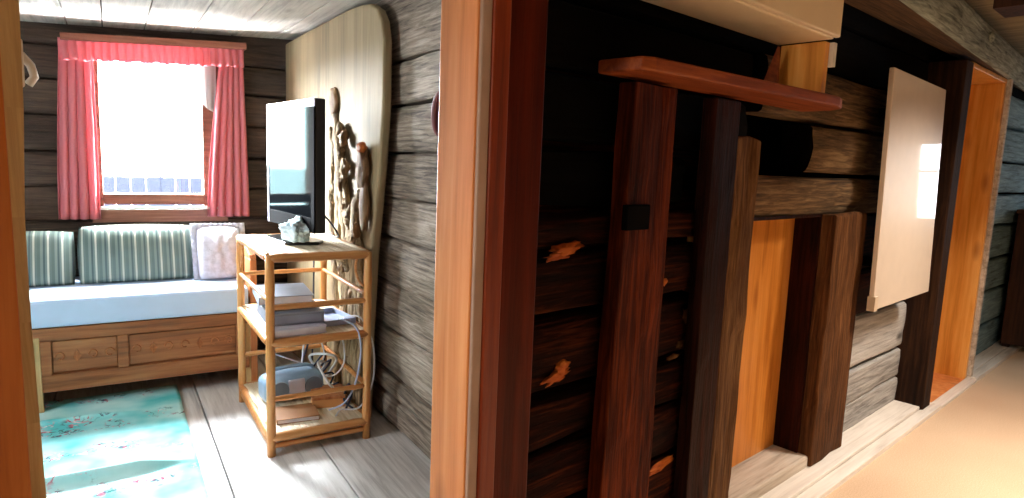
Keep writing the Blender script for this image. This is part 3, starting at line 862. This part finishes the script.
def cushion(name, label, cat, u0, u1, z0, z1, vb, vt, thick, mat, group, seed, wrinkle=0.006):
    """A stuffed cushion leaning back; local X runs along the bed."""
    mb = MB()
    cu = (u0+u1)/2; W = (u1-u0)/2; Hh = (z1-z0)
    def side(sgn):
        def fn(s, t):
            x = (s*2-1); y = (t*2-1)
            pin = (1-abs(x)**4)*(1-abs(y)**4)
            th = thick*0.5*(max(pin, 0)**0.45)
            wv = wrinkle*noise.noise(Vector((x*3, y*3, seed)))*pin
            rx = 1 - 0.035*(y*y)*abs(x)
            return (x*W*rx, -sgn*th + wv + (vt-vb)*t, Hh*t*(1 - 0.04*(1-x*x)*0) + 0.012*(1-x*x)*(1 if t > 0.5 else 0)*(t-0.5)*2)
        return fn
    mb.grid(side(1), 28, 22); mb.grid(side(-1), 28, 22)
    bmesh.ops.remove_doubles(mb.bm, verts=mb.bm.verts[:], dist=0.0008)
    o = mb.build(name, mat)
    tag(o, label, cat, group)
    return in_room(o, cu, vb, z0)
cushion('striped_cushion', 'grey-green striped cushion at the left end of the day bed', 'cushion', -0.70, -0.195, 0.635, 0.935, 4.56, 4.70, 0.15, M['stripe'], 'striped back cushions', 1)
cushion('striped_cushion.001', 'long grey-green striped cushion in the middle of the day bed', 'cushion', -0.185, 0.45, 0.635, 0.965, 4.56, 4.70, 0.17, M['stripe'], 'striped back cushions', 2)
pl = cushion('lace_pillow', 'white lace pillow at the right end of the day bed', 'pillow', 0.46, 0.73, 0.635, 0.955, 4.48, 4.62, 0.17, M['pillow'], None, 3, 0.02)
# frill of the pillow
mb = MB()
pts = []
for k in range(120):
    t = k/120*4
    sgm, fr_ = int(t), t-int(t)
    a, b_ = [((-1+2*fr_), 0), (1, fr_), (1-2*fr_, 1), (-1, 1-fr_)][sgm]
    pts.append((a*0.135, b_))
n = len(pts)
inn, out = [], []
for k, (a, b_) in enumerate(pts):
    wob = 0.012*math.sin(k*1.9)
    ox = 0.03 if a > 0.134 else (-0.03 if a < -0.134 else 0)
    oz = 0.03 if b_ > 0.999 else (0.0)
    inn.append(mb.bm.verts.new((a*0.97, 0.14*b_, 0.32*b_)))
    out.append(mb.bm.verts.new((a+ox, 0.14*b_+wob, 0.32*b_+oz)))
for k in range(n):
    mb.bm.faces.new((inn[k], inn[(k+1)%n], out[(k+1)%n], out[k]))
mb.build('frill', M['pillow'], pl, solid=0.003, smooth=True)

# rug with its two creases
mb = MB()
def fn(s, t):
    v = 2.35 + (4.32-2.35)*t
    u = -0.95 + (0.302+0.95)*s + 0.012*noise.noise(Vector((t*4, s*2, 1)))
    z = 0.008 + 0.004*noise.noise(Vector((u*3, v*3, 0)))
    for (v0, slope, hgt, end) in ((3.945, -0.04, 0.022, 0.12), (3.18, 0.02, 0.052, 0.29)):
        d = v - (v0 + slope*u) - 0.02*noise.noise(Vector((u*3, v0, 0)))
        fade = max(0.0, min(1.0, (end-u)/0.22)) if u > end-0.22 else 1.0
        z += hgt*fade*math.exp(-(d/0.017)**2)
    return (u, v, z)
mb.grid(fn, 60, 300)
o = mb.build('floral_rug', M['rug'], solid=0.006)
tag(o, 'turquoise floral rug with creases on the pale floorboards', 'rug'); in_room(o, 0, 0, 0.006)

# bamboo stand
W2, D2 = 0.237, 0.40
st = in_room(thing('bamboo_stand', 'three tier bamboo stand carrying the television', 'stand'), 0.852, 3.49, 0)
def bam(mb, p, q, r):
    p, q = Vector(p), Vector(q)
    n = 14
    pts = [p.lerp(q, i/n) for i in range(n+1)]
    rr = [r*(1.12 if i % 5 == 2 else 1.0) for i in range(n+1)]
    mb.tube(pts, rr, 10)
for sx in (-1, 1):
    for sy in (-1, 1):
        mb = MB(); bam(mb, (sx*W2, sy*D2, 0), (sx*W2, sy*D2, 0.985), 0.0205)
        mb.build('leg', M['bamboo'], st)
def rails(zs_, r, which='fblr'):
    mb = MB()
    for z in zs_:
        if 'f' in which: bam(mb, (-W2, -D2, z), (W2, -D2, z), r)
        if 'b' in which: bam(mb, (-W2, D2, z), (W2, D2, z), r)
        if 'l' in which: bam(mb, (-W2, -D2, z), (-W2, D2, z), r)
        if 'r' in which: bam(mb, (W2, -D2, z), (W2, D2, z), r)
    return mb
def shelf(name, z, mat, railz, gap):
    mb = MB()
    n = 16
    for i in range(n):
        a = -W2 + 2*W2*i/n
        mb.box(a+gap, a+2*W2/n-gap, -D2+0.01, D2-0.01, z-0.006, z+0.006)
    s = mb.build(name, mat, st, bevel=0.002)
    rails([z-0.014], 0.021).build('shelf_rail', M['bamboo_x'], s)
    return s
shelf('top_shelf', 0.985, M['rattan_top'], 0.985, 0.001)
shelf('middle_shelf', 0.575, M['rattan_top'], 0.575, 0.0005)
shelf('bottom_shelf', 0.105, M['rattan_top'], 0.105, 0.001)
rails([0.765], 0.012, 'blr').build('guard_rail', M['bamboo_x'], st)
rails([0.735], 0.014, 'f').build('guard_rail', M['bamboo_x'], st)
rails([0.285], 0.013, 'fbr').build('guard_rail', M['bamboo_x'], st)
rails([0.05], 0.013, 'flr').build('stretcher', M['bamboo_x'], st)
# curled corner braces
for (px, py, dx, dy) in ((-W2, D2, 0, -1), (-W2, -D2, 0, 1), (W2, -D2, -1, 0), (W2, D2, 0, -1)):
    mb = MB()
    pts = []
    for k in range(22):
        t = k/21
        ang = t*1.9*math.pi
        rr = 0.03*(1-0.3*t)
        off = 0.07*(1-t)
        pts.append((px + dx*(0.016+off*0.6+rr*(1-math.cos(ang))*0.5), py + dy*(0.016+off*0.6+rr*(1-math.cos(ang))*0.5), 0.955 - 0.14*t + 0.02*math.sin(ang)))
    mb.tube(pts, 0.007, 8)
    mb.build('corner_brace', M['bamboo_x'], st)

# television, screen facing left
tvx = room_pt(0.835, 3.55, 0.992)
tv = thing('television', 'flat television with glossy screen on the bamboo stand', 'television', tvx, ROOM + rad(7.0))
# local: screen plane is local Y-Z, facing -X
mb = MB().box(-0.018, 0.035, -0.345, 0.345, 0.075, 0.74)
mb.build('tv_body', M['black_plastic'], tv, bevel=0.008)
mb = MB()
mb.box(-0.026, -0.018, -0.345, 0.345, 0.70, 0.74).box(-0.026, -0.018, 0.32, 0.345, 0.075, 0.70)
mb.build('bezel', M['silver_plastic'], tv, bevel=0.002)
mb = MB().box(-0.026, -0.018, -0.345, -0.30, 0.075, 0.70).box(-0.026, -0.018, -0.30, 0.32, 0.075, 0.15)
mb.build('bezel', M['matte_black'], tv, bevel=0.002)
MB().box(-0.0225, -0.017, -0.30, 0.32, 0.15, 0.70).build('screen', M['screen'], tv)
MB().box(-0.024, -0.016, -0.33, 0.34, 0.140, 0.148).build('bezel_line', M['silver_plastic'], tv)
mb = MB().box(-0.01, 0.03, -0.06, 0.06, 0.012, 0.10)
mb.build('neck', M['black_plastic'], tv, bevel=0.004)
mb = MB()
mb.prism([(-0.11, -0.17), (0.05, -0.22), (0.10, -0.16), (0.10, 0.16), (0.05, 0.22), (-0.11, 0.17)], 'Z', 0.0, 0.016)
mb.build('base_plate', M['black_plastic'], tv, bevel=0.005)
# pale cloth crumpled on the foot of the television
mb = MB()
g = bmesh.ops.create_icosphere(mb.bm, subdivisions=5, radius=1.0)
for v in g['verts']:
    d = v.co.copy()
    k = 1 + 0.45*noise.noise(d*1.7 + Vector((4, 1, 2))) + 0.22*noise.noise(d*4.5) + 0.08*noise.noise(d*10)
    v.co = Vector((d.x*0.065*k, d.y*0.085*k, max(0.0, 0.055 + d.z*0.065*k)))
    for f_ in v.link_faces: f_.smooth = True
o = mb.build('crumpled_cloth', M['cloth_blue'])
tag(o, 'crumpled pale blue cloth lying at the foot of the television', 'cloth')
o.location = room_pt(0.80, 3.36, 1.009); o.rotation_euler = (0, 0, ROOM)

# things on the middle shelf
zt = 0.583
def flat(name, label, cat, u, v, z, sx, sy, sz, mat, rot=0.0, pages=None, bevel=0.004):
    t = in_room(thing(name, label, cat), u, v, z, rot)
    return t
g = flat('magazine', 'white magazine at the bottom of the middle shelf stack', 'magazine', 0.745, 3.26, zt, 0, 0, 0, None, rad(4))
MB().box(-0.13, 0.13, -0.155, 0.155, 0.004, 0.034).build('pages', M['paper'], g)
MB().box(-0.133, 0.133, -0.158, 0.158, 0.0, 0.004).box(-0.133, 0.133, -0.158, 0.158, 0.034, 0.038).build('cover', M['magazine'], g)
g = flat('media_player', 'grey flat media box lying on the white magazine', 'box', 0.76, 3.33, zt+0.038, 0, 0, 0, None, rad(-2))
MB().box(-0.135, 0.135, -0.17, 0.17, 0.003, 0.062).build('body', M['grey_box'], g, bevel=0.005)
MB().box(-0.12, 0.12, -0.173, -0.168, 0.015, 0.05).build('front_panel', M['blue_grey'], g)
for a in (-0.11, 0.11):
    for b_ in (-0.14, 0.14): MB().box(a-0.012, a+0.012, b_-0.012, b_+0.012, 0.0, 0.004).build('foot', M['black_plastic'], g)
g = flat('receiver_box', 'black receiver box between the grey box and top folder', 'box', 0.745, 3.36, zt+0.100, 0, 0, 0, None, rad(3))
MB().box(-0.115, 0.115, -0.13, 0.13, 0.0, 0.036).build('body', M['black_plastic'], g, bevel=0.003)
MB().box(-0.10, 0.02, -0.132, -0.129, 0.01, 0.026).build('display', M['screen'], g)
g = flat('document_folder', 'blue-grey folder on top of the middle shelf stack', 'folder', 0.735, 3.38, zt+0.136, 0, 0, 0, None, rad(-5))
MB().box(-0.125, 0.12, -0.16, 0.16, 0.004, 0.036).build('pages', M['paper'], g)
MB().box(-0.13, 0.13, -0.165, 0.165, 0.0, 0.004).box(-0.13, 0.13, -0.165, 0.165, 0.036, 0.040).box(-0.13, -0.126, -0.165, 0.165, 0.004, 0.036).build('cover', M['blue_grey'], g)
g = in_room(thing('plastic_tray', 'pale blue plastic tray beside the stack on the middle shelf', 'tray'), 0.975, 3.36, zt, rad(8))
mb = MB().box(-0.085, 0.085, -0.14, 0.14, 0, 0.004).box(-0.085, -0.08, -0.14, 0.14, 0.004, 0.03).box(0.08, 0.085, -0.14, 0.14, 0.004, 0.03).box(-0.08, 0.08, -0.14, -0.135, 0.004, 0.03).box(-0.08, 0.08, 0.135, 0.14, 0.004, 0.03)
mb.build('tray_body', M['tray'], g, bevel=0.002)
# radio on the bottom shelf
zb = 0.111
rd = in_room(thing('portable_radio', 'pale blue portable radio on the bottom shelf of the bamboo stand', 'radio'), 0.815, 3.55, zb, rad(6))
rd.scale = (0.88, 0.88, 0.92)
mb = MB()
prof = []
for k in range(24):
    a = 2*math.pi*k/24
    c, s_ = math.cos(a), math.sin(a)
    prof.append((0.105*abs(c)**0.6*(1 if c > 0 else -1), 0.085 + 0.08*abs(s_)**0.7*(1 if s_ > 0 else -1)))
secs = [(-0.185, 0.55), (-0.175, 0.85), (-0.14, 1.0), (0.14, 1.0), (0.175, 0.85), (0.185, 0.55)]
rings = [[mb.bm.verts.new((x, p[0]*k, 0.085+(p[1]-0.085)*k - 0.085*(1-k)*0.3)) for p in prof] for x, k in secs]
for i in range(len(rings)-1):
    for j in range(24):
        f_ = mb.bm.faces.new((rings[i][j], rings[i][(j+1)%24], rings[i+1][(j+1)%24], rings[i+1][j])); f_.smooth = True
mb.bm.faces.new(rings[0]); mb.bm.faces.new(list(reversed(rings[-1])))
mb.build('radio_body', M['radio_blue'], rd)
for sx in (-1, 1):
    mb = MB()
    pts = [(sx*0.105 + 0.001, -0.10, 0.085), (sx*0.105+0.001, -0.112, 0.085)]
    mb.tube(pts, 0.055, 24)
    mb.build('speaker', M['radio_grey'], rd)
MB().box(-0.05, 0.05, -0.112, -0.09, 0.03, 0.14).build('front_panel', M['silver_plastic'], rd, bevel=0.006)
mb = MB().tube([(-0.13, 0, 0.14), (-0.135, 0, 0.175), (-0.10, 0, 0.19), (0, 0, 0.195), (0.10, 0, 0.19), (0.135, 0, 0.175), (0.13, 0, 0.14)], 0.011, 10)
mb.build('handle', M['radio_blue'], rd)
mb = MB().tube([(0.15, 0.07, 0.15), (-0.10, 0.10, 0.27)], 0.004, 8)
mb.build('antenna', M['silver_plastic'], rd)
g = in_room(thing('cardboard_box', 'flat orange cardboard box at the right of the bottom shelf', 'box'), 0.975, 3.40, zb, rad(-12))
MB().box(-0.085, 0.085, -0.10, 0.10, 0.0, 0.055).build('box_body', M['card'], g, bevel=0.003)
MB().box(-0.087, 0.087, -0.102, 0.102, 0.045, 0.06).build('lid', M['brown_end'], g, bevel=0.003)
g = in_room(thing('brown_book', 'brown book lying in front of the radio on the bottom shelf', 'book'), 0.775, 3.27, zb, rad(-6))
MB().box(-0.10, 0.10, -0.09, 0.09, 0.003, 0.021).build('pages', M['paper'], g)
MB().box(-0.104, 0.104, -0.093, 0.093, 0, 0.003).box(-0.104, 0.104, -0.093, 0.093, 0.021, 0.024).box(-0.104, -0.1, -0.093, 0.093, 0.003, 0.021).build('cover', M['brown_book'], g)
# cables
random.seed(5)
def cable(label, pts, r, mat, name):
    P = [room_pt(*p) for p in pts]
    out = []
    n = len(P)
    for i in range(n-1):
        p0, p1, p2, p3 = P[max(i-1,0)], P[i], P[i+1], P[min(i+2,n-1)]
        for k in range(8):
            t = k/8
            out.append(0.5*((2*p1) + (p2-p0)*t + (2*p0-5*p1+4*p2-p3)*t*t + (3*p1-p0-3*p2+p3)*t**3))
    out.append(P[-1])
    mb = MB().tube(out, r, 6)
    o = mb.build(name, mat)
    tag(o, label, 'cable')
cable('dark blue cable bunched behind the radio on the bottom shelf', [(0.92,3.66,0.118),(0.98,3.55,0.22),(1.05,3.6,0.28),(0.96,3.68,0.18),(1.0,3.5,0.16),(1.06,3.6,0.2),(0.93,3.6,0.2),(1.04,3.68,0.30),(0.99,3.6,0.13),(1.05,3.45,0.19)], 0.006, M['cable_dark'], 'power_cable')
cable('white cable looping between the radio and the stand leg', [(0.90,3.7,0.12),(0.94,3.74,0.4),(0.99,3.72,0.44),(1.03,3.66,0.3),(0.97,3.62,0.2),(1.04,3.5,0.22),(1.07,3.4,0.34),(1.06,3.5,0.5),(1.0,3.7,0.42)], 0.005, M['cable_white'], 'power_cable.001')
cable('dark cable running from the television down behind the stand', [(0.90,3.40,1.17),(0.97,3.42,1.13),(1.04,3.44,1.04),(1.065,3.55,1.006),(1.06,3.80,1.006),(1.05,3.935,0.95),(1.04,3.94,0.5),(1.03,3.94,0.02)], 0.005, M['cable_dark'], 'power_cable.002')
cable('white cable hanging at the front right leg of the stand', [(1.03,3.3,0.60),(1.075,3.16,0.63),(1.135,3.14,0.5),(1.14,3.12,0.35),(1.13,3.16,0.22),(1.07,3.16,0.14),(0.99,3.2,0.13),(0.95,3.16,0.118)], 0.0045, M['cable_white'], 'power_cable.003')
cable('dark blue cable tangled with a plug on the front right bottom shelf', [(1.06,3.22,0.118),(1.03,3.28,0.15),(1.07,3.35,0.2),(1.05,3.25,0.24),(1.08,3.3,0.17),(1.02,3.22,0.118)], 0.006, M['cable_dark'], 'power_cable.004')

cable('thick white cable coiled in the middle of the bottom shelf', [(0.98,3.72,0.12),(1.02,3.6,0.26),(0.95,3.5,0.30),(0.99,3.42,0.2),(1.05,3.5,0.14),(1.0,3.66,0.2),(0.93,3.6,0.32),(1.0,3.45,0.36),(1.06,3.52,0.3),(1.04,3.66,0.16)], 0.007, M['cable_white'], 'power_cable.005')
cable('pale blue cable draped from the tray to the bottom shelf', [(0.99,3.25,0.61),(1.03,3.10,0.60),(1.045,3.055,0.5),(1.03,3.06,0.36),(1.02,3.12,0.25),(1.0,3.2,0.16),(0.94,3.25,0.119)], 0.005, M['tray'], 'power_cable.006')
cable('dark cable hanging behind the radio from the middle shelf', [(0.88,3.7,0.60),(0.90,3.86,0.58),(0.91,3.84,0.44),(0.96,3.76,0.36),(0.92,3.72,0.24),(0.98,3.7,0.15)], 0.006, M['cable_dark'], 'power_cable.007')

# leaning pale slab with a rounded corner
mb = MB()
out = [(1.76, 0.0), (1.76, 2.235), (1.2, 2.248), (0.5, 2.258), (0.32, 2.252), (0.18, 2.235), (0.09, 2.195), (0.03, 2.13), (0.0, 2.03), (0.0, 1.7), (0.04, 1.4), (0.09, 1.15), (0.13, 0.95), (0.18, 0.5), (0.21, 0.0)]
mb.prism(out, 'X', 0.0, 0.05)
o = mb.build('wooden_slab', M['slab'], bevel=0.012)
tag(o, 'tall pale wooden slab with rounded corner leaning on the grey log wall', 'board'); in_room(o, 1.165, 3.11, 0, rad(2.4))
# gnarled root sculpture standing in front of it
rs = in_room(thing('root_sculpture', 'gnarled pale root standing behind the television against the slab', 'sculpture'), 1.13, 3.6, 0)
random.seed(11)
def strand(pts, r, seed):
    mb = MB()
    P = [Vector(p) for p in pts]
    outp, rr = [], []
    n = len(P)
    for i in range(n-1):
        for k in range(12):
            t = k/12
            q = P[i].lerp(P[i+1], t)
            q += Vector((0.006*noise.noise(Vector((q.z*9, seed, 5))), 0.035*noise.noise(Vector((q.z*8, seed, 0))), 0))
            outp.append(q); rr.append((r[i] + (r[i+1]-r[i])*t)*(1 + 0.55*noise.noise(Vector((q.z*13, seed, 3)))))
    outp.append(P[-1]); rr.append(r[-1])
    mb.tube(outp, [max(0.006, x) for x in rr], 12)
    for v in mb.bm.verts:
        k = noise.noise(v.co*24 + Vector((seed, 0, 0)))*0.010
        v.co += Vector((k*0.5, k, 0))
        v.co.x *= 0.6
    return mb
for k, (pts, r) in enumerate([
    ([(0,-0.10,0),(0,-0.06,0.4),(0,0.0,0.8),(-0.005,0.06,1.0),(0,0.12,1.2),(0,0.07,1.4),(0,0.12,1.55),(0,0.20,1.70)], [0.06,0.06,0.06,0.05,0.045,0.055,0.045,0.03]),
    ([(-0.005,-0.28,0),(0,-0.24,0.4),(-0.005,-0.2,0.75),(0,-0.22,0.95),(0,-0.18,1.12),(0,-0.26,1.28)], [0.06,0.055,0.06,0.06,0.05,0.03]),
    ([(-0.01,0.14,0),(-0.005,0.12,0.5),(-0.005,0.2,0.9),(0,0.24,1.2),(0,0.22,1.45),(0,0.26,1.62)], [0.045,0.045,0.04,0.04,0.035,0.02]),
    ([(-0.005,-0.03,0.5),(-0.01,-0.12,0.8),(-0.005,-0.02,1.0),(-0.01,0.06,1.3),(-0.005,0.16,1.5)], [0.04,0.035,0.04,0.035,0.025]),
    ([(-0.01,-0.16,0.3),(-0.01,-0.28,0.7),(-0.01,-0.14,0.95),(-0.005,-0.06,1.15),(-0.01,0.02,1.35)], [0.04,0.04,0.045,0.04,0.02]),
    ([(-0.01,-0.32,0.0),(-0.01,-0.30,0.3),(-0.01,-0.33,0.6),(-0.01,-0.28,0.85)], [0.045,0.04,0.04,0.02])]):
    strand(pts, r, 1+k*3.7).build('root_stem', M['root'], rs)
random.seed(4)
for i in range(26):
    z = 0.55 + i*0.042
    y = (0.10 if z > 1.2 else 0.0) + random.uniform(-0.14, 0.12) - (0.10 if z < 1.15 else 0)
    MB().blob((-0.012 + random.uniform(-0.006, 0.006), y, z), (0.022, random.uniform(0.02, 0.04), random.uniform(0.03, 0.06)), i*1.7, 0.7, 3, 2.2).build('root_burl', M['root'] if i % 3 else M['knot'], rs)
MB().blob((0, 0.215, 1.765), (0.028, 0.075, 0.085), 2, 0.25).build('root_knob', M['knot'], rs)
MB().blob((0, -0.30, 1.40), (0.028, 0.07, 0.13), 6, 0.3).build('root_burl', M['knot'], rs)
MB().blob((0.0, -0.33, 1.20), (0.022, 0.055, 0.13), 9, 0.3).build('root_burl', M['knot'], rs)
MB().blob((-0.012, -0.315, 1.505), (0.024, 0.045, 0.03), 4, 0.2).build('root_knob', M['orange_chip'], rs)

# small things on the posts and wall
sw = thing('wall_hook', 'small white plastic hook fixed high on the left doorway post', 'hook', (0.104, 1.235, 1.535))
mb = MB().box(-0.008, 0.006, -0.025, 0.02, 0.0, 0.07)
mb.build('back_plate', M['white_plastic'], sw, bevel=0.003)
MB().tube([(0.004, 0, 0.05), (0.016, 0, 0.035), (0.02, 0, 0.018), (0.012, 0, 0.006)], 0.006, 8).build('hook_arm', M['white_plastic'], sw)
mb = MB()
pts = []
for k in range(17):
    a = math.pi*(0.5 + k/16)
    pts.append((0, 0.05*math.cos(a)*-1, 0.09*math.sin(a)))
mb.tube(pts, [0.008+0.010*math.sin(math.pi*k/16) for k in range(17)], 10)
o = mb.build('wall_ornament', M['red_wood'])
tag(o, 'dark red curved ornament on the grey logs next to the doorway post', 'ornament'); in_room(o, 1.225, 2.575, 1.655)
